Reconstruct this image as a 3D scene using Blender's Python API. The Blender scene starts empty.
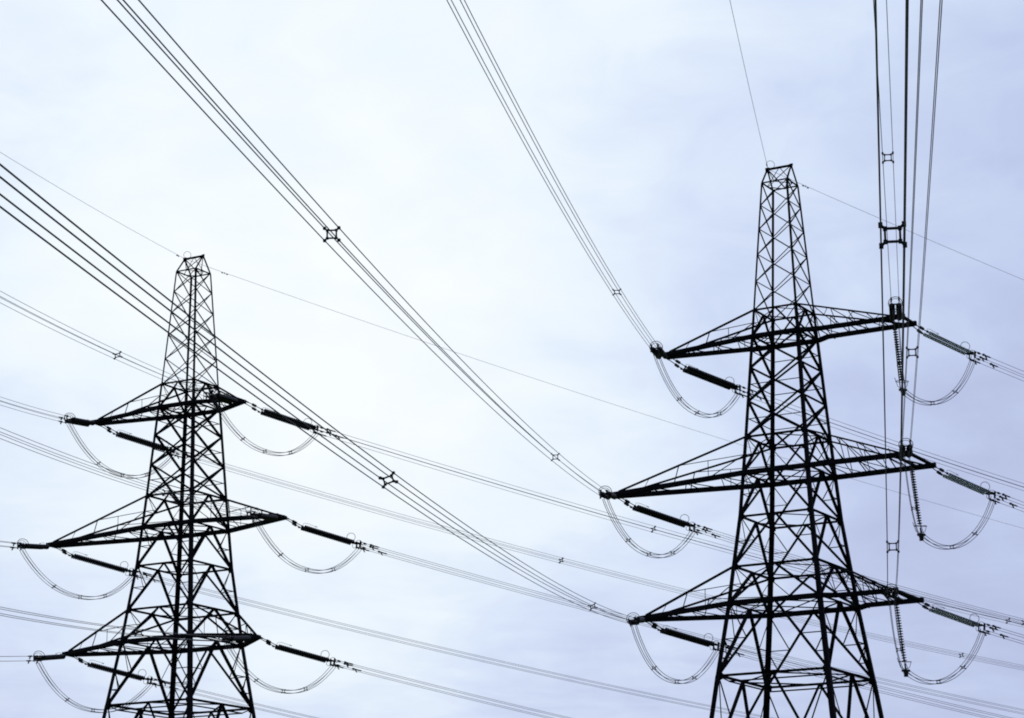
import bpy, math, random
from mathutils import Vector, Matrix
random.seed(7)

# ---------------------------------------------------------------- surveyed numbers
# frame: focal length in pixels, tilt and roll of the camera in radians
P = {'f': 2423.15, 'pitch': 0.25664, 'roll': -0.0042,
     # local heights of the tower levels, and half widths of the body at each of them
     'zp': 48.834, 'zUt': 39.815, 'zMt': 31.080, 'zMb': 28.674, 'zK': 25.716, 'zLt': 22.393, 'zD': 15.286, 'zr': 50.073,
     'wp': 0.921, 'wUt': 1.516, 'wUb': 1.633, 'wMt': 2.105, 'wMb': 2.277, 'wK': 2.502, 'wLt': 2.887, 'wLb': 3.150, 'wD': 3.790, 'rw': 0.833}
# tower: x, y, base offset, turn
TOWER = {'R': (18.2685, 156.4332, 4.4128, 0.5226), 'L': (-24.6546, 179.9562, 5.4178, 0.5242)}
# span: anchor in tower coordinates, azimuth, slope, insulator length, curvature
# keys: tower (R, L), circuit side (L, R), level (U, M, B) or G for the earth wire, n towards the viewer / f away
LINE = {
'RLUn': (-8.97, -0.25, 38.00, -3.0036, -0.1553, 6.642, 0.00043),
'RLUf': (-8.97, 0.35, 38.00, 0.8853, -0.1187, 6.648, 0.00060),
'RLMn': (-13.05, -0.25, 28.67, -3.0262, -0.1516, 6.900, 0.000265),
'RLMf': (-13.05, 0.35, 28.67, 0.8964, -0.1244, 6.945, 0.00068),
'RLBn': (-11.10, -0.25, 20.00, -3.0229, -0.1315, 6.600, 0.00025),
'RLBf': (-11.10, 0.35, 20.00, 0.8881, -0.1172, 6.566, 0.00055),
'RRUn': (8.27, -1.02, 38.00, -2.9777, -0.1086, 6.679, 0.00030),
'RRUf': (8.58, 0.86, 38.00, 0.8393, -0.0958, 6.266, 0.00035),
'RRMn': (8.90, -2.20, 28.67, -2.9894, -0.1096, 6.629, 0.00018),
'RRMf': (9.03, 2.08, 28.67, 0.8262, -0.1018, 6.345, 0.00035),
'RRBn': (7.48, -2.01, 20.00, -2.9889, -0.1298, 6.640, 0.000465),
'RRBf': (7.53, 2.22, 20.00, 0.8598, -0.1022, 6.452, 0.00035),
'LLUn': (-9.15, -0.25, 38.00, -3.0232, -0.1621, 6.545, 0.00093),
'LLUf': (-9.15, 0.35, 38.00, 0.8994, -0.1286, 6.650, 0.00037),
'LLMn': (-13.15, -0.25, 28.67, -3.0128, -0.1486, 6.504, 0.00052),
'LLMf': (-13.15, 0.35, 28.67, 0.8968, -0.1296, 6.933, 0.000414),
'LLBn': (-11.05, -0.25, 20.00, -3.0133, -0.1420, 6.514, 0.00053),
'LLBf': (-11.05, 0.35, 20.00, 0.8966, -0.1379, 7.033, 0.00040),
'LRUf': (4.98, 0.15, 38.00, 0.8887, -0.1199, 6.560, 0.00035),
'LRUn': (4.68, -0.40, 38.00, -3.0065, -0.1450, 6.633, 0.00053),
'LRMf': (9.03, 0.01, 28.67, 0.8904, -0.1264, 6.689, 0.00039),
'LRMn': (8.86, -0.76, 28.67, -3.0075, -0.1418, 6.624, 0.00053),
'LRBf': (6.94, -0.02, 20.00, 0.8888, -0.1326, 6.620, 0.00046),
'LRBn': (6.71, -0.76, 20.00, -3.0008, -0.1331, 6.609, 0.00053),
'RGn': (-0.83, 0.00, 50.07, -2.9958, -0.1676, 0.0, 0.00028),
'RGf': (-0.83, 0.00, 50.07, 0.8918, -0.1226, 0.0, 0.00036),
'LGn': (-0.83, 0.00, 50.07, -3.0046, -0.1548, 0.0, 0.00035),
'LGf': (-0.83, 0.00, 50.07, 0.8922, -0.1278, 0.0, 0.00029)}
DIP = {'n': -0.0439, 'f': -0.0682}          # extra droop of the heavy insulator sets
BUNDLE_ROLL = {'RLBn': 0.34, 'LRUf': -0.22, 'LLUf': -0.1, 'RLUf': -0.15, 'LRUn': 0.2, 'LLUn': 0.2}
EYE = 1.6                                   # camera height above the field
scene = bpy.context.scene
COL = scene.collection

# ---------------------------------------------------------------- camera
cam_data = bpy.data.cameras.new('camera')
cam = bpy.data.objects.new('camera', cam_data); COL.objects.link(cam)
cam.location = (0, 0, EYE)
cam.rotation_mode = 'QUATERNION'
cam.rotation_quaternion = (Matrix.Rotation(math.pi/2 + P['pitch'], 4, 'X') @ Matrix.Rotation(P['roll'], 4, 'Z')).to_quaternion()
cam_data.sensor_fit = 'HORIZONTAL'; cam_data.sensor_width = 36.0
cam_data.lens = P['f']/1024.0*36.0
cam_data.clip_start = 0.2; cam_data.clip_end = 20000
scene.camera = cam

# ---------------------------------------------------------------- light
scene.view_settings.view_transform = 'Standard'
scene.view_settings.look = 'None'
scene.view_settings.exposure = 0.0
scene.view_settings.gamma = 1.0
scene.view_settings.use_curve_mapping = False
scene.render.engine = 'CYCLES'
scene.cycles.filter_width = 1.9
SUN_EL, SUN_AZ = math.radians(24), math.radians(-7)      # the sun is behind thin cloud, ahead and left

world = bpy.data.worlds.new('World'); scene.world = world; world.use_nodes = True
nt = world.node_tree; N = nt.nodes; LK = nt.links
for n in list(N): N.remove(n)
def nd(t, **k):
    n = N.new(t)
    for a, b in k.items(): setattr(n, a, b)
    return n
def mth(op, a, b=None, c=None, clamp=False):
    n = nd('ShaderNodeMath', operation=op); n.use_clamp = clamp
    for i, v in enumerate((a, b, c)):
        if v is None: continue
        if isinstance(v, (int, float)): n.inputs[i].default_value = v
        else: LK.new(v, n.inputs[i])
    return n.outputs[0]
def vdot(v, d):
    n = nd('ShaderNodeVectorMath', operation='DOT_PRODUCT'); LK.new(v, n.inputs[0]); n.inputs[1].default_value = d
    return n.outputs['Value']
def mixc(f, a, b):
    n = nd('ShaderNodeMix', data_type='RGBA')
    if isinstance(f, (int, float)): n.inputs[0].default_value = f
    else: LK.new(f, n.inputs[0])
    for i, v in ((6, a), (7, b)):
        if isinstance(v, tuple): n.inputs[i].default_value = v
        else: LK.new(v, n.inputs[i])
    return n.outputs[2]
def sky_dir(az, el):
    az, el = math.radians(az), math.radians(el)
    return (math.sin(az)*math.cos(el), math.cos(az)*math.cos(el), math.sin(el))
tc = nd('ShaderNodeTexCoord'); D = tc.outputs['Generated']
nish = nd('ShaderNodeTexSky', sky_type='NISHITA', sun_disc=False)
nish.sun_elevation = SUN_EL; nish.sun_rotation = SUN_AZ
nish.air_density = 1.0; nish.dust_density = 2.0
sep = nd('ShaderNodeSeparateXYZ'); LK.new(D, sep.inputs[0])
# the cloud deck: direction projected on a flat layer overhead, so the streaks close up towards the horizon
zc = mth('MAXIMUM', sep.outputs[2], 0.02)
comb = nd('ShaderNodeCombineXYZ')
LK.new(mth('DIVIDE', sep.outputs[0], zc), comb.inputs[0]); LK.new(mth('DIVIDE', sep.outputs[1], zc), comb.inputs[1])
def noise(vec, scale, detail, rough, dist=0.0, sc=(1,1,1), loc=(0,0,0)):
    mp = nd('ShaderNodeMapping'); mp.inputs['Scale'].default_value = sc; mp.inputs['Location'].default_value = loc
    LK.new(vec, mp.inputs[0])
    n = nd('ShaderNodeTexNoise'); LK.new(mp.outputs[0], n.inputs['Vector'])
    n.inputs['Scale'].default_value = scale; n.inputs['Detail'].default_value = detail
    n.inputs['Roughness'].default_value = rough; n.inputs['Distortion'].default_value = dist
    return n.outputs['Fac']
big = noise(D, 5.5, 4, 0.5, 0.5, (1.0, 1.0, 1.7), (3.1, 1.7, 0.4))
streak = noise(comb.outputs[0], 2.2, 5, 0.55, 0.5, (1.0, 0.6, 1), (0.4, 5.2, 0))
puff = noise(D, 15.0, 6, 0.55, 0.8, (1.0, 1.0, 2.0), (7.3, 0.2, 1.9))
# glow of the veiled sun through the cloud
def blob(az, el, width):
    # 1 in the middle, falling off with the angle (degrees) from (az, el)
    c = vdot(D, sky_dir(az, el))
    ang = mth('MULTIPLY', mth('ARCCOSINE', mth('MINIMUM', c, 1.0)), 180/math.pi/width)
    return mth('EXPONENT', mth('MULTIPLY', mth('MULTIPLY', ang, ang), -1.0))
g1 = blob(-6.5, 20.0, 14.0)
g2 = blob(6.3, 22.7, 5.2)
g3 = blob(-2.65, 10.9, 6.6)
glow = mth('ADD', g1, mth('ADD', mth('MULTIPLY', g2, 0.28), mth('MULTIPLY', g3, 0.22)))
wob = mth('ADD', mth('MULTIPLY', mth('SUBTRACT', big, 0.5), 0.80), mth('ADD', mth('MULTIPLY', mth('SUBTRACT', streak, 0.5), 0.45), mth('MULTIPLY', mth('SUBTRACT', puff, 0.5), 0.42)))
f = mth('ADD', mth('ADD', mth('MULTIPLY', glow, 0.86), wob), 0.04, clamp=True)
ramp = nd('ShaderNodeValToRGB'); LK.new(f, ramp.inputs[0])
cr = ramp.color_ramp; cr.elements[0].position = 0.0; cr.elements[0].color = (0.440, 0.500, 0.745, 1)
cr.elements[1].position = 1.0; cr.elements[1].color = (0.885, 0.945, 1.0, 1)
for pos, c in ((0.25, (0.515, 0.600, 0.845, 1)), (0.5, (0.640, 0.745, 0.940, 1)), (0.75, (0.785, 0.882, 0.985, 1))):
    e = cr.elements.new(pos); e.color = c
sc10 = nd('ShaderNodeVectorMath', operation='SCALE'); LK.new(ramp.outputs[0], sc10.inputs[0]); sc10.inputs['Scale'].default_value = 10.0
# away from the veiled sun the overcast deck is thicker and duller
away = mth('MULTIPLY_ADD', vdot(D, sky_dir(-3, 25)), 0.35, 0.66, clamp=True)
sc11 = nd('ShaderNodeVectorMath', operation='SCALE'); LK.new(sc10.outputs[0], sc11.inputs[0]); LK.new(away, sc11.inputs['Scale'])
col = mixc(0.98, nish.outputs[0], sc11.outputs[0])
bg = nd('ShaderNodeBackground'); LK.new(col, bg.inputs[0]); bg.inputs[1].default_value = 0.1
wo = nd('ShaderNodeOutputWorld'); LK.new(bg.outputs[0], wo.inputs[0])

sun_l = bpy.data.lights.new('sun', 'SUN'); sun_l.energy = 0.6; sun_l.angle = math.radians(14); sun_l.color = (1, 0.96, 0.9)
sun = bpy.data.objects.new('sun', sun_l); COL.objects.link(sun)
sun.rotation_euler = Vector((-math.sin(SUN_AZ)*math.cos(SUN_EL)*1, -math.cos(SUN_AZ)*math.cos(SUN_EL), -math.sin(SUN_EL))).to_track_quat('-Z', 'Y').to_euler()

# ---------------------------------------------------------------- materials
def material(name, base, rough=0.6, metal=0.0, vary=0.35, scale=3.0, spec=0.4):
    m = bpy.data.materials.new(name); m.use_nodes = True
    t = m.node_tree; b = t.nodes['Principled BSDF']
    tcn = t.nodes.new('ShaderNodeTexCoord'); nz = t.nodes.new('ShaderNodeTexNoise')
    nz.inputs['Scale'].default_value = scale; nz.inputs['Detail'].default_value = 5
    t.links.new(tcn.outputs['Object'], nz.inputs['Vector'])
    rp = t.nodes.new('ShaderNodeValToRGB'); t.links.new(nz.outputs['Fac'], rp.inputs[0])
    lo = [c*(1-vary) for c in base]; hi = [min(1, c*(1+vary)) for c in base]
    rp.color_ramp.elements[0].position = 0.3; rp.color_ramp.elements[0].color = (*lo, 1)
    rp.color_ramp.elements[1].position = 0.7; rp.color_ramp.elements[1].color = (*hi, 1)
    t.links.new(rp.outputs[0], b.inputs['Base Color'])
    b.inputs['Roughness'].default_value = rough; b.inputs['Metallic'].default_value = metal
    b.inputs['Specular IOR Level'].default_value = spec
    return m
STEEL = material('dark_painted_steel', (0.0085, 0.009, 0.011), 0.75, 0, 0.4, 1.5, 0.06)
FITTING = material('blackened_fittings', (0.020, 0.021, 0.023), 0.65, 0, 0.3, 6, 0.2)
PORCELAIN = material('brown_black_porcelain', (0.012, 0.010, 0.010), 0.3, 0, 0.2, 9, 0.3)
GLASS = material('green_grey_glass_discs', (0.19, 0.245, 0.25), 0.25, 0, 0.2, 9, 0.5)
glass_shader = GLASS.node_tree.nodes['Principled BSDF']
glass_shader.inputs['Transmission Weight'].default_value = 0.45; glass_shader.inputs['IOR'].default_value = 1.2
WIRE = material('weathered_aluminium_strands', (0.10, 0.104, 0.11), 0.7, 0, 0.25, 2, 0.2)
EARTH = material('weathered_earth_wire', (0.13, 0.135, 0.14), 0.7, 0, 0.25, 2, 0.2)
CONCRETE = material('footing_concrete', (0.30, 0.29, 0.27), 0.9, 0, 0.25, 4, 0.2)
GRASS = material('rough_pasture', (0.055, 0.085, 0.028), 0.95, 0, 0.45, 0.15, 0.1)

# ---------------------------------------------------------------- mesh builder
class MB:
    def __init__(s): s.v = []; s.f = []; s.smooth = False
    def prism(s, a, b, prof_a, prof_b):
        n = len(prof_a); o = len(s.v); s.v += prof_a + prof_b
        for i in range(n):
            j = (i+1) % n; s.f.append((o+i, o+j, o+n+j, o+n+i))
        s.f.append(tuple(range(o+n-1, o-1, -1))); s.f.append(tuple(range(o+n, o+2*n)))
    def angle(s, a, b, w, u=None, t=None, w2=None):
        """rolled steel angle from a to b; flanges run along u and (axis x u)"""
        a, b = Vector(a), Vector(b); ax = (b-a).normalized()
        if u is None: u = Vector((0, 0, 1)) if abs(ax.z) < 0.9 else Vector((1, 0, 0))
        u = Vector(u); u = (u - ax*u.dot(ax)).normalized(); v = ax.cross(u)
        t = t or max(0.012, w*0.11); w2 = w2 or w
        L = [(0,0),(w,0),(w,t),(t,t),(t,w2),(0,w2)]
        c = (u*w+v*w2)*0.38
        s.prism(a, b, [a+u*x+v*y-c for x, y in L], [b+u*x+v*y-c for x, y in L])
    def bar(s, a, b, w, h=None, u=None):
        a, b = Vector(a), Vector(b); ax = (b-a).normalized(); h = h or w
        if u is None: u = Vector((0, 0, 1)) if abs(ax.z) < 0.9 else Vector((1, 0, 0))
        u = Vector(u); u = (u - ax*u.dot(ax)).normalized(); v = ax.cross(u)
        L = [(-h/2,-w/2),(h/2,-w/2),(h/2,w/2),(-h/2,w/2)]
        s.prism(a, b, [a+u*x+v*y for x, y in L], [b+u*x+v*y for x, y in L])
    def twin(s, a, b, w, gap=0.03, u=(0,0,1)):
        """two angles back to back, as used for main cross-arm chords"""
        a, b = Vector(a), Vector(b); ax = (b-a).normalized(); u = Vector(u); u = (u-ax*u.dot(ax)).normalized(); v = ax.cross(u)
        t = max(0.016, w*0.12)
        for sg in (1, -1):
            L = [(0,gap/2*sg),(w,gap/2*sg),(w,(gap/2+t)*sg),(t,(gap/2+t)*sg),(t,(gap/2+w*0.75)*sg),(0,(gap/2+w*0.75)*sg)]
            if sg < 0: L = L[::-1]
            c = u*w*0.5
            s.prism(a, b, [a+u*x+v*y-c for x, y in L], [b+u*x+v*y-c for x, y in L])
    def tube(s, pts, r, n=6, cap=True):
        pts = [Vector(p) for p in pts]; o = len(s.v); m = len(pts); up = None
        for i, p in enumerate(pts):
            ax = (pts[min(i+1, m-1)]-pts[max(i-1, 0)]).normalized()
            if up is None: up = Vector((0,0,1)) if abs(ax.z) < 0.95 else Vector((1,0,0))
            up = (up-ax*up.dot(ax)).normalized(); v = ax.cross(up)
            rr = r[i] if isinstance(r, (list, tuple)) else r
            for k in range(n):
                a = 2*math.pi*k/n; s.v.append(p+up*math.cos(a)*rr+v*math.sin(a)*rr)
        for i in range(m-1):
            for k in range(n):
                j = (k+1) % n; s.f.append((o+i*n+k, o+i*n+j, o+(i+1)*n+j, o+(i+1)*n+k))
        if cap:
            s.f.append(tuple(o+k for k in range(n-1, -1, -1))); s.f.append(tuple(o+(m-1)*n+k for k in range(n)))
    def lathe(s, a, ax, prof, n=12):
        """prof = (distance along axis, radius)"""
        a = Vector(a); ax = Vector(ax).normalized()
        s.tube_prof([(a+ax*d, r) for d, r in prof], ax, n)
    def tube_prof(s, pr, ax, n):
        up = Vector((0,0,1)) if abs(ax.z) < 0.9 else Vector((1,0,0)); up = (up-ax*up.dot(ax)).normalized(); v = ax.cross(up)
        o = len(s.v); m = len(pr)
        for p, r in pr:
            for k in range(n):
                a = 2*math.pi*k/n; s.v.append(p+up*math.cos(a)*r+v*math.sin(a)*r)
        for i in range(m-1):
            for k in range(n):
                j = (k+1) % n; s.f.append((o+i*n+k, o+i*n+j, o+(i+1)*n+j, o+(i+1)*n+k))
        s.f.append(tuple(o+k for k in range(n-1, -1, -1))); s.f.append(tuple(o+(m-1)*n+k for k in range(n)))
    def ring(s, c, u, v, R, r, a0=0, a1=360, n=20, k=6):
        c, u, v = Vector(c), Vector(u).normalized(), Vector(v).normalized()
        A = [math.radians(a0+(a1-a0)*i/n) for i in range(n+1)]
        s.tube([c+u*math.cos(a)*R+v*math.sin(a)*R for a in A], r, k)
    def plate(s, pts, nrm, t):
        n = Vector(nrm).normalized()*t/2; pts = [Vector(p) for p in pts]
        s.prism(None, None, [p-n for p in pts], [p+n for p in pts])
    def build(s, name, mat, parent=None, origin=None):
        me = bpy.data.meshes.new(name)
        o = Vector(origin) if origin is not None else Vector((0,0,0))
        me.from_pydata([tuple(Vector(v)-o) for v in s.v], [], s.f); me.update()
        me.materials.append(mat)
        ob = bpy.data.objects.new(name, me); COL.objects.link(ob)
        if s.smooth: me.polygons.foreach_set('use_smooth', [True]*len(me.polygons))
        if parent is not None: ob.parent = parent
        return ob

def thing(name, label, cat, loc, rz=0, group=None):
    o = bpy.data.objects.new(name, None); COL.objects.link(o); o.location = loc; o.rotation_euler = (0, 0, rz)
    o.empty_display_size = 0.5
    o['label'] = label; o['category'] = cat
    if group: o['group'] = group
    return o

# ---------------------------------------------------------------- ground
g = MB(); R0 = 6000
g.v = [Vector((-R0,-R0,0)), Vector((R0,-R0,0)), Vector((R0,R0,0)), Vector((-R0,R0,0))]; g.f = [(0,1,2,3)]
go = g.build('ground', GRASS); go['kind'] = 'structure'

# ---------------------------------------------------------------- towers
ZL = {'Ub': 38.0, 'Lb': 20.0}
def zl(l): return ZL[l] if l in ZL else P['z'+l]
def wl(l): return P['w'+l]
LEVELS = ['p', 'Ut', 'Ub', 'Mt', 'Mb', 'K', 'Lt', 'Lb', 'D']
def to_world(T, loc):
    x0, y0, z0, a = TOWER[T]; c, s = math.cos(a), math.sin(a); x, y, z = loc
    return Vector((x*c+y*s+x0, -x*s+y*c+y0, z+z0+EYE))

ARMS = {('R','Ub'): (-8.97, 8.75, -1.15, 0.95), ('R','Mb'): (-13.05, 9.2, -2.15, 2.05), ('R','Lb'): (-11.10, 7.9, -2.4, 2.15),
        ('L','Ub'): (-9.15, 4.98, -0.5, 0.16), ('L','Mb'): (-13.15, 9.03, -0.76, 0.05), ('L','Lb'): (-11.05, 6.94, -0.75, 0.02)}

def corner(l, sx, sy, z=None, w=None):
    w = wl(l) if w is None else w
    return Vector((sx*w, sy*w, zl(l) if z is None else z))

def lerp(a, b, t): return Vector(a)*(1-t)+Vector(b)*t

def build_tower(T, label):
    x0, y0, z0, a = TOWER[T]
    gz = -(z0+EYE)                         # local height of the ground
    base = Vector((0, 0, gz))
    root = thing('transmission_tower', label, 'pylon', (x0, y0, 0), -a, 'steel lattice transmission pylons')
    wg = P['wD'] + (15.286-(gz+0.35))*0.127
    zE = 7.2; wE = P['wD']+(15.286-zE)*0.127
    nodes = [(l, zl(l), wl(l)) for l in LEVELS] + [('E', zE, wE), ('G', gz+0.35, wg)]
    legw = {'p': .125, 'Ut': .18, 'Ub': .225, 'Mt': .245, 'Mb': .26, 'K': .27, 'Lt': .285, 'Lb': .30, 'D': .325, 'E': .34}
    # four legs, each a splice of rolled angles with gusset plates at the nodes
    for sx in (-1, 1):
        for sy in (-1, 1):
            m = MB()
            for (l, z, w), (l2, z2, w2) in zip(nodes, nodes[1:]):
                A = Vector((sx*w, sy*w, z)); B = Vector((sx*w2, sy*w2, z2)); W = legw[l]
                ax = (B-A).normalized(); u = Vector((-sx, 0, 0)); v = Vector((0, -sy, 0)); t = W*.13
                L = [(0,0),(W,0),(W,t),(t,t),(t,W),(0,W)]
                if sx*sy > 0: L = L[::-1]
                m.prism(A, B, [A+u*p+v*q_-(u+v)*W*.4 for p, q_ in L], [B+u*p+v*q_-(u+v)*W*.4 for p, q_ in L])
                if l in ('Ut','Ub','Mt','Mb','K','Lt','Lb','D','E'):
                    g_ = W*1.15
                    m.plate([A+Vector((0, 0, g_))-u*.02, A+u*g_+Vector((0,0,g_*.3)), A+u*g_*.9-Vector((0,0,g_*.6)), A-Vector((0,0,g_))-u*.02], (0,1,0), .03)
                    m.plate([A+Vector((0, 0, g_))-v*.02, A+v*g_+Vector((0,0,g_*.3)), A+v*g_*.9-Vector((0,0,g_*.6)), A-Vector((0,0,g_))-v*.02], (1,0,0), .03)
            m.build('leg', STEEL, root, base)
            c = MB(); c.prism(None, None, [Vector((sx*wg+p, sy*wg+q_, gz-.6)) for p, q_ in ((-.7,-.7),(.7,-.7),(.7,.7),(-.7,.7))],
                              [Vector((sx*wg+p, sy*wg+q_, gz+.45)) for p, q_ in ((-.45,-.45),(.45,-.45),(.45,.45),(-.45,.45))])
            c.build('footing', CONCRETE, root, base)
    # bracing, one mesh per face and per stage
    faces = [((-1,-1),(1,-1)), ((-1,1),(1,1)), ((-1,-1),(-1,1)), ((1,-1),(1,1))]
    for (c0, c1) in faces:
        nrm = Vector(((c0[0]+c1[0])/2, (c0[1]+c1[1])/2, 0))
        def C(c, z, w): return Vector((c[0]*w, c[1]*w, z))
        def xpanels(m, lt, lb, n, W, hz=None):
            za, wa, zb, wb = zl(lt), wl(lt), zl(lb), wl(lb)
            # panels grow with the width
            ks = [((1+.06)**i) for i in range(n)]; tot = sum(ks); t = 0; ts = [0]
            for k in ks: t += k/tot; ts.append(t)
            for t0, t1 in zip(ts, ts[1:]):
                z_0, w_0, z_1, w_1 = za+(zb-za)*t0, wa+(wb-wa)*t0, za+(zb-za)*t1, wa+(wb-wa)*t1
                m.angle(C(c0,z_0,w_0), C(c1,z_1,w_1), W, nrm)
                m.angle(C(c1,z_0,w_0)-nrm*.03, C(c0,z_1,w_1)-nrm*.03, W, nrm)
                if hz:
                    zm, wm = (z_0+z_1)/2, (w_0+w_1)/2
                    m.angle(C(c0,zm,wm)-nrm*.06, C(c1,zm,wm)-nrm*.06, hz, nrm)
        def kpanel(m, lt, lb, W, red=.05, ztop=None, wtop=None, zb=None, wb=None):
            za = zl(lt) if ztop is None else ztop; wa = wl(lt) if wtop is None else wtop
            z_b = zl(lb) if zb is None else zb; w_b = wl(lb) if wb is None else wb
            top = (C(c0,za,wa)+C(c1,za,wa))/2
            for c in (c0, c1):
                foot = C(c, z_b, w_b)
                m.angle(top, foot, W, nrm)
                mid = lerp(top, foot, .5); zm = mid.z; wm = wa+(w_b-wa)*(za-zm)/(za-z_b)
                legp = C(c, zm, wm)
                m.angle(mid-nrm*.04, legp-nrm*.04, red, nrm)
                m.angle(mid-nrm*.06, C(c, za, wa)-nrm*.06, red, nrm)
                if za-z_b > 3.5:
                    q1 = lerp(top, foot, .76); w1 = wa+(w_b-wa)*(za-q1.z)/(za-z_b)
                    m.angle(q1-nrm*.04, C(c, q1.z, w1)-nrm*.04, red, nrm)
                    m.angle(q1-nrm*.07, legp-nrm*.07, red, nrm)
        m = MB()
        xpanels(m, 'p', 'Ut', 5, .066)
        m.angle(C(c0, zl('p'), wl('p')), C(c1, zl('p'), wl('p')), .08, nrm)
        m.angle(C(c0, zl('Ut'), wl('Ut')), C(c1, zl('Ut'), wl('Ut')), .11, nrm)
        m.build('upper_bracing', STEEL, root, base)
        m = MB()
        kpanel(m, 'Ut', 'Ub', .125, .045)
        xpanels(m, 'Ub', 'Mt', 3, .145, .05)
        kpanel(m, 'Mt', 'Mb', .145, .05)
        kpanel(m, 'Mb', 'K', .165, .055)
        kpanel(m, 'K', 'Lt', .165, .055)
        for l, W in (('Mt', .13), ('K', .13), ('Lt', .14)):
            m.angle(C(c0, zl(l), wl(l)), C(c1, zl(l), wl(l)), W, nrm)
        m.build('middle_bracing', STEEL, root, base)
        m = MB()
        kpanel(m, 'Lt', 'Lb', .165, .055)
        kpanel(m, 'Lb', 'D', .185, .065)
        kpanel(m, 'D', 'D', .18, .07, None, None, zE, wE)
        kpanel(m, 'D', 'D', .19, .07, zE, wE, gz+.6, wg)
        m.angle(C(c0, zl('D'), wl('D')), C(c1, zl('D'), wl('D')), .15, nrm)
        m.angle(C(c0, zE, wE), C(c1, zE, wE), .15, nrm)
        m.build('lower_bracing', STEEL, root, base)
        # heavy belt at each cross-arm level
        for l, W in (('Ub', .25), ('Mb', .26), ('Lb', .27)):
            m = MB(); m.twin(C(c0, zl(l), wl(l)), C(c1, zl(l), wl(l)), W*1.15 if c0[1] == c1[1] else .10)
            m.build('belt', STEEL, root, base)
    # plan bracing inside the body
    for l, W in (('p',.05),('Ut',.06),('Ub',.07),('Mt',.07),('Mb',.08),('K',.07),('Lt',.07),('Lb',.08),('D',.09)):
        m = MB(); w, z = wl(l), zl(l)-.05
        mids = [Vector((-w,0,z)), Vector((0,-w,z)), Vector((w,0,z)), Vector((0,w,z))]
        for i in range(4): m.angle(mids[i], mids[(i+1)%4], W)
        if l in ('Ub','Mb','Lb'):
            m.angle((-w,-w,z-.05), (w,w,z-.05), W); m.angle((-w,w,z-.1), (w,-w,z-.1), W)
        m.build('plan_bracing', STEEL, root, base)
    m = MB()
    w, z = wl('D'), zl('D')-.35
    for c0, c1 in faces:
        m.angle((c0[0]*w*.86, c0[1]*w*.86, z), (c1[0]*w*.86, c1[1]*w*.86, z), .10)
    for sx in (-1,1):
        for sy in (-1,1): m.angle((sx*w,sy*w,zl('D')), (sx*w*.86,sy*w*.86,z), .08)
    m.build('plan_bracing', STEEL, root, base)
    # peak
    m = MB(); zr, rw, zp, wp = P['zr'], P['rw'], P['zp'], P['wp']
    Lr, Rr = Vector((-rw-.05,0,zr)), Vector((rw+.05,0,zr))
    m.twin(Lr, Rr, .13)
    for sy in (-1,1):
        m.angle((-wp, sy*wp, zp), Lr, .085); m.angle((wp, sy*wp, zp), Rr, .085)
        m.angle((0, sy*wp, zp), Lr, .06); m.angle((0, sy*wp, zp), Rr, .06)
    m.angle((-wp,0,zp), (0,0,zr), .05); m.angle((wp,0,zp), (0,0,zr), .05)
    m.plate([Lr+Vector((-.14,0,.1)), Lr+Vector((.16,0,.1)), Lr+Vector((.1,0,-.26)), Lr+Vector((-.12,0,-.22))], (0,1,0), .12)
    m.plate([Rr+Vector((-.12,0,.1)), Rr+Vector((.12,0,.1)), Rr+Vector((.08,0,-.14)), Rr+Vector((-.08,0,-.14))], (0,1,0), .08)
    pk = m.build('peak', STEEL, root, base)
    m = MB(); m.smooth = True
    m.ring(Lr+Vector((.26,-.05,.28)), (.8,.55,0), (0,0,1), .28, .016, -60, 240, 20)
    m.build('earth_wire_loop', EARTH, pk)
    m_ob = pk.children[0]; m_ob.location = (-base.x, -base.y, -base.z)
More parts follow.
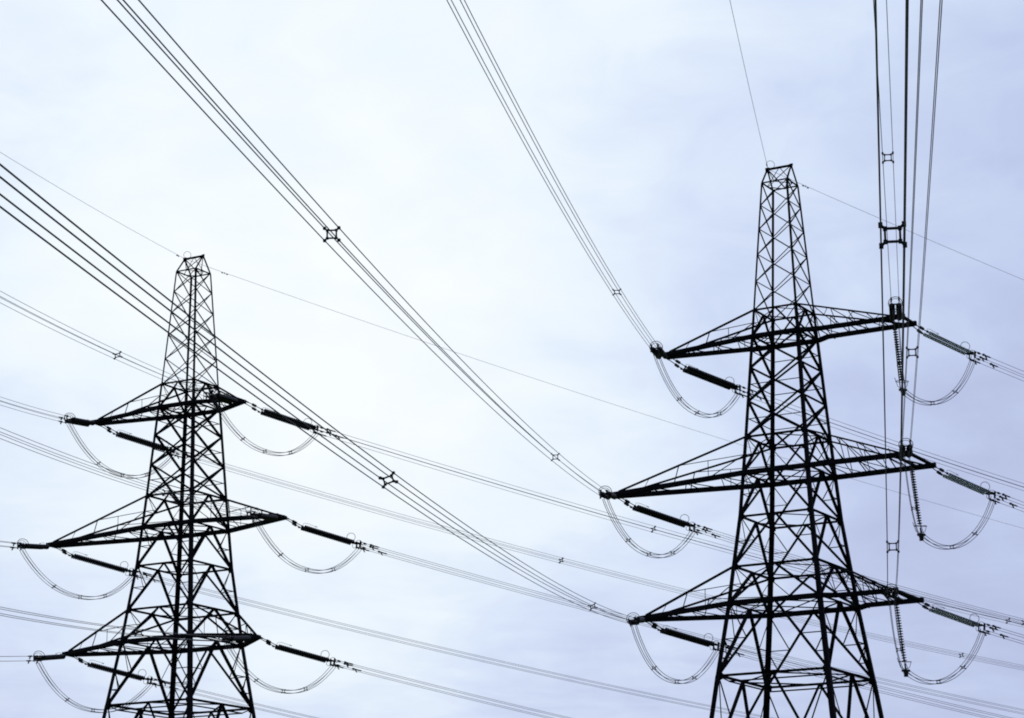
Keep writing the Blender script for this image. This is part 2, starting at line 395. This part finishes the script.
    # cross arms
    for lt, lb in (('Ut','Ub'), ('Mt','Mb'), ('Lt','Lb')):
        aL, aR, yn, yf = ARMS[(T, lb)]
        for side in (-1, 1):
            al = aL if side < 0 else aR
            big = {'Ub': .275, 'Mb': .305, 'Lb': .295}[lb]
            if side < 0: yN, yF, inset = -.28, .36, .55
            else: yN, yF, inset = yn, yf, (.75 if T == 'R' else .35)
            zb, zt = zl(lb), zl(lt)
            tip = {-1: Vector((al, yN, zb)), 1: Vector((al, yF, zb))}
            web = MB(); parent_origin = base
            kids = []
            wide = abs(yF-yN) > 1.5
            for sy in (-1, 1):
                B0 = corner(lb, side, sy); T0 = corner(lt, side, sy); E = tip[sy]
                ch = MB()
                if wide and lb != 'Mb':            # a quick taper outside the leg, then nearly parallel
                    kx = abs(B0.x)+.95; k = Vector((side*kx, E.y+(B0.y-E.y)*.12, zb))
                    ch.twin(B0, k, big); ch.twin(k, E, big)
                else:
                    k = None; ch.twin(B0, E, big)
                kids.append(('chord', ch))
                top_end = lerp(E, B0, inset/(abs(E.x)-abs(B0.x))) + Vector((0,0,big*.4))
                tw = .115 if lb != 'Lb' else .13
                ct = MB(); ct.angle(T0, top_end, tw); kids.append(('tie', ct))
                def bot(t):
                    p_ = lerp(B0, E, t)
                    if k is not None:
                        tk = (abs(k.x)-abs(B0.x))/(abs(E.x)-abs(B0.x))
                        p_ = lerp(B0, k, t/tk) if t < tk else lerp(k, E, (t-tk)/(1-tk))
                    return p_
                def top(t): return lerp(T0, top_end, t)
                if side < 0 or not wide:
                    n1 = .52
                    if side > 0: n1 = .45
                    web.angle(top(n1), bot(n1), .05)
                    web.angle(top(n1), Vector((T0.x+(B0.x-T0.x)*.5*n1, sy*(abs(T0.y)+.03), top(n1).z)), .05)
                    web.angle(lerp(T0, B0, .5), bot(n1*.5), .05)
                    web.angle(bot(n1*.5), lerp(bot(n1*.5), bot(n1*.5)+Vector((0,0,1)), max(.3, top(n1).z-zb)), .045)
                    web.angle(bot(n1*1.45), top(n1*1.45), .04)
                else:
                    n = 5
                    for i in range(1, n):
                        t = i/n*.92
                        web.angle(bot(t), top(t), .055)
                        web.angle(top(t-.92/n), bot(t), .055, None)
            # plan bracing between the two bottom chords
            n = 7 if side < 0 else (6 if wide else 4)
            for i in range(n-1):
                t0, t1 = .04+i/n*.9, .04+(i+1)/n*.9
                a_, b_ = (-1, 1) if i % 2 else (1, -1)
                pa = lerp(corner(lb, side, a_), tip[a_], t0); pb = lerp(corner(lb, side, b_), tip[b_], t1)
                web.angle(pa-Vector((0,0,.05)), pb-Vector((0,0,.05)), .055)
                if i % 2 == 0: web.angle(lerp(corner(lb, side, 1), tip[1], t1)-Vector((0,0,.11)), lerp(corner(lb, side, -1), tip[-1], t1)-Vector((0,0,.11)), .05)
            # plan bracing between the two top ties
            if side > 0 and wide:
                for i in range(3):
                    t0 = .1+.25*i
                    web.angle(lerp(corner(lt, side, 1), tip[1], t0)+Vector((0,0,.0)), lerp(corner(lt, side, -1), tip[-1], t0+.2), .045)
            arm = web.build('cross_arm', STEEL, root, base)
            for nm_, mb in kids:
                o = mb.build(nm_, STEEL, arm, base)
            # end beam and hanger plates
            eb = MB()
            o1 = Vector((side*.16, -.16, 0)); o2 = Vector((side*.16, .16, 0))
            if wide:
                eb.twin(tip[-1]+Vector((.02,-.2,.0)), tip[1]+Vector((.02,.2,.0)), .17)
                for sy in (-1, 1): eb.bar(tip[sy]+Vector((-.5,0,0)), tip[sy]+Vector((.16,0,0)), .26, .30)
                midx = (tip[-1]+tip[1])/2+Vector((-1.0,0,-.02))
                eb.twin(Vector((midx.x, tip[-1].y, zb-.03)), Vector((midx.x, tip[1].y, zb-.03)), .15)
            else:
                eb.bar(tip[-1]+Vector((-side*.1,-.22,-.02)), tip[1]+Vector((-side*.1,.22,-.02)), .34, .26)
                eb.plate([tip[-1]+Vector((-side*1.1,-.12,.16)), tip[-1]+Vector((side*.1,-.2,.1)), tip[-1]+Vector((side*.1,-.2,-.16)), tip[-1]+Vector((-side*1.1,-.12,-.16))], (0,1,0), .03)
                eb.plate([tip[1]+Vector((-side*1.1,.12,.16)), tip[1]+Vector((side*.1,.2,.1)), tip[1]+Vector((side*.1,.2,-.16)), tip[1]+Vector((-side*1.1,.12,-.16))], (0,1,0), .03)
            eb.build('end_beam', STEEL, arm, base)
    return root

build_tower('R', 'steel lattice pylon on the right with insulators hanging down from its right arms')
build_tower('L', 'steel lattice pylon on the left with right arms shorter than its left ones')

# ---------------------------------------------------------------- line geometry
def set_length(k): return LINE[k][5]
def curve(k, s):
    ax, ay, az, phi, slope, Ls, bend = LINE[k]; a = to_world(k[0], (ax, ay, az))
    dip = 0 if 'G' in k else DIP[k[-1]]; u = max(s-Ls, 0)
    return a + Vector((math.sin(phi)*s, math.cos(phi)*s, slope*s+dip*min(s, Ls)+bend*u*u))
def frame(k, s):
    phi = LINE[k][3]
    t = (curve(k, s+.2)-curve(k, s)).normalized()
    h = Vector((math.cos(phi), -math.sin(phi), 0)); n = h.cross(t); n = n if n.z > 0 else -n
    ro = BUNDLE_ROLL.get(k, 0)
    if ro: h, n = h*math.cos(ro)-n*math.sin(ro), n*math.cos(ro)+h*math.sin(ro)
    return t, h, n
def half_h(k): return {'RLUn': .21, 'RLMn': .195, 'RLBn': .188}.get(k, .238)
def half_v(k): return {'RLUn': .145, 'RLMn': .168, 'RLBn': .128}.get(k, .22 if k[:2] == 'RR' else .165)

TW = {'R': 'right pylon', 'L': 'left pylon'}
SD = {'L': 'left', 'R': 'right'}
LVN = {'U': 'top', 'M': 'middle', 'B': 'bottom'}
NF = {'n': 'near', 'f': 'far'}

def strain_set(k):
    """twin disc strings pulling the bundle off the cross-arm end"""
    T, sd, lv, d = k; L = set_length(k); A = curve(k, 0); t, h, n = frame(k, 1.0)
    glass = (T == 'R' and sd == 'R' and d == 'f')
    look = 'green-grey twin insulators' if glass else ('foreshortened black insulators' if (d == 'n' and T == 'R') else 'black twin insulators')
    lab = '%s on the %s %s arm of the %s, pulling %s' % (look, LVN[lv], SD[sd], TW[T], 'towards viewer' if d == 'n' else 'away')
    r = thing('strain_insulator', lab, 'insulator', A, 0, 'tension insulator sets on the cross arms')
    DR = .14 if glass else .27
    def sag(s): return -DR*s/1.6 if s < 1.6 else -DR*max(0, 1-(s-1.6)/(L-1.6))
    def W(s, a=0, b=0): return t*s + h*a + n*(b+sag(s))   # local to root
    sep = .235 if glass else .215
    s0, s1 = (1.75 if d == 'f' else 1.0), L-.25
    if glass: s0 = 1.6
    m = MB()
    for sg in (-1, 1):
        m.bar(W(-.12, sg*.10), W(.35, sg*.14), .05, .10, n)
        m.bar(W(.3, sg*.15), W(s0, sg*sep), .035, .05, n)
        off = (.85 if sg > 0 else 1.12) if d == 'f' else (.5 if sg > 0 else .7)
        m.bar(W(off-.18, sg*sep*.9), W(off+.18, sg*sep*.95), .13, .15, n)       # turnbuckle
        m.bar(W(s0-.25, sg*sep), W(s0-.1, sg*sep), .11, .11, n)
    m.build('tower_link', FITTING, r)
    for sg in (-1, 1):
        m = MB(); m.smooth = False
        pr = []; pitch = .168; cnt = int((s1-s0)/pitch); R_ = .122 if glass else (.175 if d == 'f' else .19)
        a0 = W(s0, sg*sep)
        for i in range(cnt):
            x = i*pitch
            pr += [(x, .045), (x+.05, .05), (x+.062, R_*.8), (x+.085, R_), (x+.125, R_*.93), (x+.135, .055), (x+.15, .04)]
        m.lathe(a0, (W(s1)-W(s0)), pr, 14)
        o = m.build('disc_string', GLASS if glass else PORCELAIN, r)
    m = MB()
    e = W(s1+.05)
    m.plate([W(s1+.0, .34, .06), W(s1+.0, -.34, .06), W(s1+.35, -.28, .05), W(s1+.35, .28, .05)], n, .05)
    for a in (-1, 1):
        m.plate([W(s1+.35, a*.22, .26), W(s1+.5, a*.25, .24), W(s1+.5, a*.25, -.24), W(s1+.35, a*.22, -.26)], h, .03)
        for b in (-1, 1):
            m.bar(W(s1+.45, a*.24, b*half_v(k)), W(s1+1.0, a*half_h(k), b*half_v(k)), .035)
            if d == 'f': m.bar(W(s1+.6+.1*a, a*.24, b*half_v(k)), W(s1+.8+.1*a, a*.24, b*half_v(k)), .09, .12, n)
    m.build('yoke_plate', FITTING, r)
    m = MB(); m.smooth = True
    if d == 'f':
        m.ring(W(s1-.35, 0, .40), t*.8+h*.6, n, .31, .019, 0, 360, 22)
        m.tube([W(s1, .1, .02), W(s1-.15, .05, .12)], .02)
        m.ring(W(s1+.42, 0, .14), t*.8+h*.6, n, .22, .017, -40, 220, 16)
        m.ring(W(s1+.1, 0, -.2), t*.8+h*.6, n, .16, .017, 150, 390, 14)
    else:
        m.ring(W(s1-.1, 0, .16), h, t*.45+n*.9, .43, .022, 0, 360, 26)
        m.ring(W(s1+.1, 0, .10), h, t*.45+n*.9, .34, .016, 0, 360, 22)
        m.tube([W(s1, .3, .05), W(s1-.1, .40, .16)], .02); m.tube([W(s1, -.3, .05), W(s1-.1, -.40, .16)], .02)
    m.build('arcing_ring', FITTING, r)
    m = MB(); m.smooth = True
    m.tube([W(s0-.1, .1, .05), W(s0, .05, .32), W(s0+.3, .02, .40), W(s0+1.15, 0, .36)], .012)
    m.tube([W(s0+1.05, 0, .365), W(s0+1.25, 0, .355)], .028)
    m.build('arcing_horn', FITTING, r)
    return r

def spacer(root, org, c, t, h, n, hh, hv, g=1.0):
    """quad spacer: square frame with four clamp arms"""
    m = MB(); q = .64
    P4 = [c+h*hh*q*a+n*hv*q*b for a, b in ((-1,1),(1,1),(1,-1),(-1,-1))]
    for i in range(4): m.bar(P4[i], P4[(i+1)%4], .05*g, .055*g, t)
    for (a, b), p_ in zip(((-1,1),(1,1),(1,-1),(-1,-1)), P4):
        e = c+h*hh*a+n*hv*b
        m.bar(p_, e, .055*g, .065*g, t)
        m.bar(e-t*.075*g, e+t*.075*g, .095*g, .095*g)
        m.bar(p_-t*.05*g, p_+t*.05*g, .085*g, .085*g)
    m.build('spacer', FITTING, root, org)

SPACERS = {'RLUn': [33.5, 97, 160], 'RLMn': [40.0, 101.3, 162], 'RLBn': [37.1, 99.7, 162], 'RRUn': [45.2, 125, 180], 'RRMn': [43.9, 122, 176], 'RRBn': [48.1, 104.9, 165],
           'LRUn': [30, 88], 'LRMn': [29, 88], 'LRBn': [27.4, 86], 'LLUn': [29, 88], 'LLMn': [29, 88], 'LLBn': [29, 88],
           'LRUf': [41.6, 87.7, 140], 'LLUf': [46.9, 99.8, 150], 'LRMf': [100, 150], 'LLMf': [88, 140], 'LRBf': [45, 100], 'LLBf': [45, 100],
           'RLUf': [48, 100], 'RLMf': [42.4, 100], 'RLBf': [48, 100], 'RRUf': [40, 95], 'RRMf': [40, 95], 'RRBf': [40, 95]}
SPAN = {'n': 290, 'f': 300}
def bundle(k):
    T, sd, lv, d = k; L = set_length(k); A = curve(k, L)
    lab = 'four-wire bundle leaving the %s %s arm of the %s %s' % (LVN[lv], SD[sd], TW[T], 'towards the viewer' if d == 'n' else 'into the distance')
    r = thing('conductor_bundle', lab, 'power line', A, 0, 'quad conductor bundles between towers')
    hv = half_v(k); ss = []; s = L+.15
    step = 1.0
    while s < SPAN[d]: ss.append(s); s += step; step = min(4.0, step*1.25)
    i = 0
    for a in (-1, 1):
        for b in (-1, 1):
            i += 1; st = (0, .8, 1.3, .5)[i-1] if d == 'f' else (0, .3, .5, .2)[i-1]
            m = MB(); m.smooth = True
            pts = []
            for s in ss:
                t, h, n = frame(k, s); pts.append(curve(k, s)+h*half_h(k)*a+n*hv*b)
            m.tube(pts, .0155, 6)
            c = m.build('conductor', WIRE, r, A)
            # compression dead end with its jumper palm
            m = MB(); t, h, n = frame(k, L+1); p0 = curve(k, L+.55+st)+h*half_h(k)*a+n*hv*b
            m.tube([p0, p0+t*.12, p0+t*.14, p0+t*.62, p0+t*.75], [.04,.065,.05,.05,.02], 8)
            m.bar(p0+t*.1, p0+t*.30-n*.2, .04, .09, h)
            m.bar(p0-t*.12, p0+t*.02, .11, .13, n)
            m.build('dead_end_clamp', FITTING, c)
            c.children[0].location = -A
    for s in SPACERS[k]:
        t, h, n = frame(k, s); spacer(r, A, curve(k, s), t, h, n, half_h(k), hv, .78 if T+sd == 'RL' else .95)
    return r

def bez(p, t):
    a, b, c, d = p; u = 1-t
    return a*u**3+b*3*u*u*t+c*3*u*t*t+d*t**3
def jumper(T, sd, lv, path, sp_at, lab):
    """slack four-wire loop joining the near and far spans beneath the arm"""
    A = path[0]; r = thing('jumper_loop', lab, 'jumper cable', A, 0, 'slack jumper loops under the cross arms')
    n_ = len(path); chord = (path[-1]-path[0]); chord.z = 0; chord.normalize(); side = Vector((chord.y, -chord.x, 0))
    fr = []
    for i in range(n_):
        t = (path[min(i+1, n_-1)]-path[max(i-1, 0)]).normalized(); n = side.cross(t).normalized()
        if n.z < 0: n = -n
        fr.append((t, side, n))
    hh, hv = .155, .105
    for a in (-1, 1):
        for b in (-1, 1):
            m = MB(); m.smooth = True
            m.tube([p_+f_[1]*hh*a+f_[2]*hv*b for p_, f_ in zip(path, fr)], .0205, 6)
            m.build('jumper_wire', WIRE, r, A)
    for u in sp_at:
        i = int(u*(n_-1)); t, h, n = fr[i]; spacer(r, A, path[i], t, h, n, hh, hv, .6)

def pilot(lv, top, bot):
    a, b = to_world('R', top), to_world('R', bot); ax = (b-a).normalized(); Lp = (b-a).length
    r = thing('suspension_insulator', 'ribbed insulator hanging down from the %s right arm of the right pylon' % LVN[lv], 'insulator', a, 0, 'insulators hanging from the right cross arms')
    m = MB(); m.bar((0,0,0), ax*.35, .05, .07); m.bar(Vector((0,0,.12)), Vector((0,0,-.1)), .16, .16); m.build('hanger', FITTING, r)
    m = MB(); pr = []; pitch = .17; s0 = .32; cnt = int((Lp-s0-.55)/pitch)
    for i in range(cnt):
        x = s0+i*pitch; pr += [(x,.04),(x+.05,.05),(x+.06,.13),(x+.08,.165),(x+.105,.155),(x+.112,.05),(x+.15,.035)]
    m.lathe((0,0,0), ax, pr, 14); m.build('disc_string', PORCELAIN, r)
    e = ax*(Lp-.5); m = MB(); m.smooth = True
    X = Vector((.85,.2,0)).normalized(); Y = Vector((-.2,.85,.1)).normalized()
    m.ring(e+Vector((0,0,.12)), X, Y, .42, .020, 0, 360, 24)
    m.tube([e+X*.42+Vector((0,0,.12)), e+X*.3+Vector((0,0,-.25)), e+Vector((0,0,-.35))], .018)
    m.tube([e-X*.42+Vector((0,0,.12)), e-X*.3+Vector((0,0,-.25)), e+Vector((0,0,-.35))], .018)
    m.tube([e-X*.42+Vector((0,0,.12)), e-X*.5+Vector((0,0,.35))], .02)
    m.build('arcing_ring', FITTING, r)
    m = MB(); f = ax*(Lp-.05)
    m.bar(e, f, .07, .09); m.bar(f-X*.26, f+X*.26, .16, .14); m.bar(f+Vector((0,0,-.05)), f+Vector((0,0,-.38)), .24, .24)
    m.build('clamp_weight', FITTING, r)
    return b

# pilot strings first, then the sets, spans and loops
PILOT = {'U': ((7.75,0,37.9), (8.14,0,33.35)), 'M': ((8.46,0,28.5), (8.92,0,23.75)), 'B': ((7.0,0,19.85), (7.47,0,15.2))}
for lv, (tp, bt) in PILOT.items(): pilot(lv, tp, bt)
DROP = {'RLU': 2.8, 'RLM': 2.75, 'RLB': 2.9, 'LLU': 2.8, 'LLM': 2.7, 'LLB': 2.82, 'LRU': 2.75, 'LRM': 2.65, 'LRB': 2.65}
for T in 'RL':
    for sd in 'LR':
        for lv in 'UMB':
            kn, kf = T+sd+lv+'n', T+sd+lv+'f'
            strain_set(kn); strain_set(kf); bundle(kn); bundle(kf)
            p0 = curve(kn, set_length(kn)-.25)-Vector((0,0,.28)); p1 = curve(kf, set_length(kf)+.2)-Vector((0,0,.2))
            if T+sd == 'RR':
                B = to_world('R', PILOT[lv][1])+Vector((0,0,.02))
                dn = (p0-B); dn.z = 0; ln = dn.length; dn.normalize(); df = (p1-B); df.z = 0; lf = df.length; df.normalize()
                pa = [p0, p0+Vector((0,0,-2.4))-dn*.2*ln, B+dn*ln*.45+Vector((0,0,.2)), B]
                pb = [B, B+df*lf*.33+Vector((0,0,-1.35)), p1+Vector((0,0,-3.3))-df*.22*lf, p1]
                path = [bez(pa, i/24) for i in range(25)]+[bez(pb, i/30) for i in range(1, 31)]
                sp = (.25, .66, .82)
            else:
                D_ = DROP[T+sd+lv]; path = []; lean = random.uniform(-.25, .25); skew = random.uniform(.94, 1.06); cross = (p1-p0).cross(Vector((0,0,1))).normalized()
                for i in range(49):
                    t = i/48; bow = 1-abs(2*t**skew-1)**2.25; path.append(lerp(p0, p1, t)-Vector((0,0,D_*bow))+cross*lean*bow)
                sp = tuple(u+random.uniform(-.03, .03) for u in (.27, .52, .76))
            jumper(T, sd, lv, path, sp, 'slack four-wire jumper loop under the %s %s arm of the %s' % (LVN[lv], SD[sd], TW[T]))

# earth wires
for T in 'RL':
    for d in 'nf':
        k = T+'G'+d; A = curve(k, 0)
        r = thing('earth_wire', 'single thin wire from the peak of the %s, %s' % (TW[T], 'towards the viewer' if d == 'n' else 'running away to the lower right'), 'wire', A, 0, 'thin earth wires on the tower peaks')
        m = MB(); m.smooth = True; m.tube([curve(k, s) for s in [0, 1, 2, 4, 7]+list(range(10, 300, 5))], .0132, 6); m.build('wire_strand', EARTH, r, A)
        for s in ((2.2,) if d == 'n' else (3.6,)):
            t, h, n = frame(k, s); c = curve(k, s)-n*.07; m = MB(); m.smooth = True
            m.tube([c-t*.3, c-t*.29, c-t*.17, c-t*.16, c+t*.16, c+t*.17, c+t*.29, c+t*.3], [.02,.045,.04,.01,.01,.04,.045,.02], 8)
            m.bar(c-n*.01, c+n*.1, .05)
            m.build('vibration_damper', FITTING, r, A)
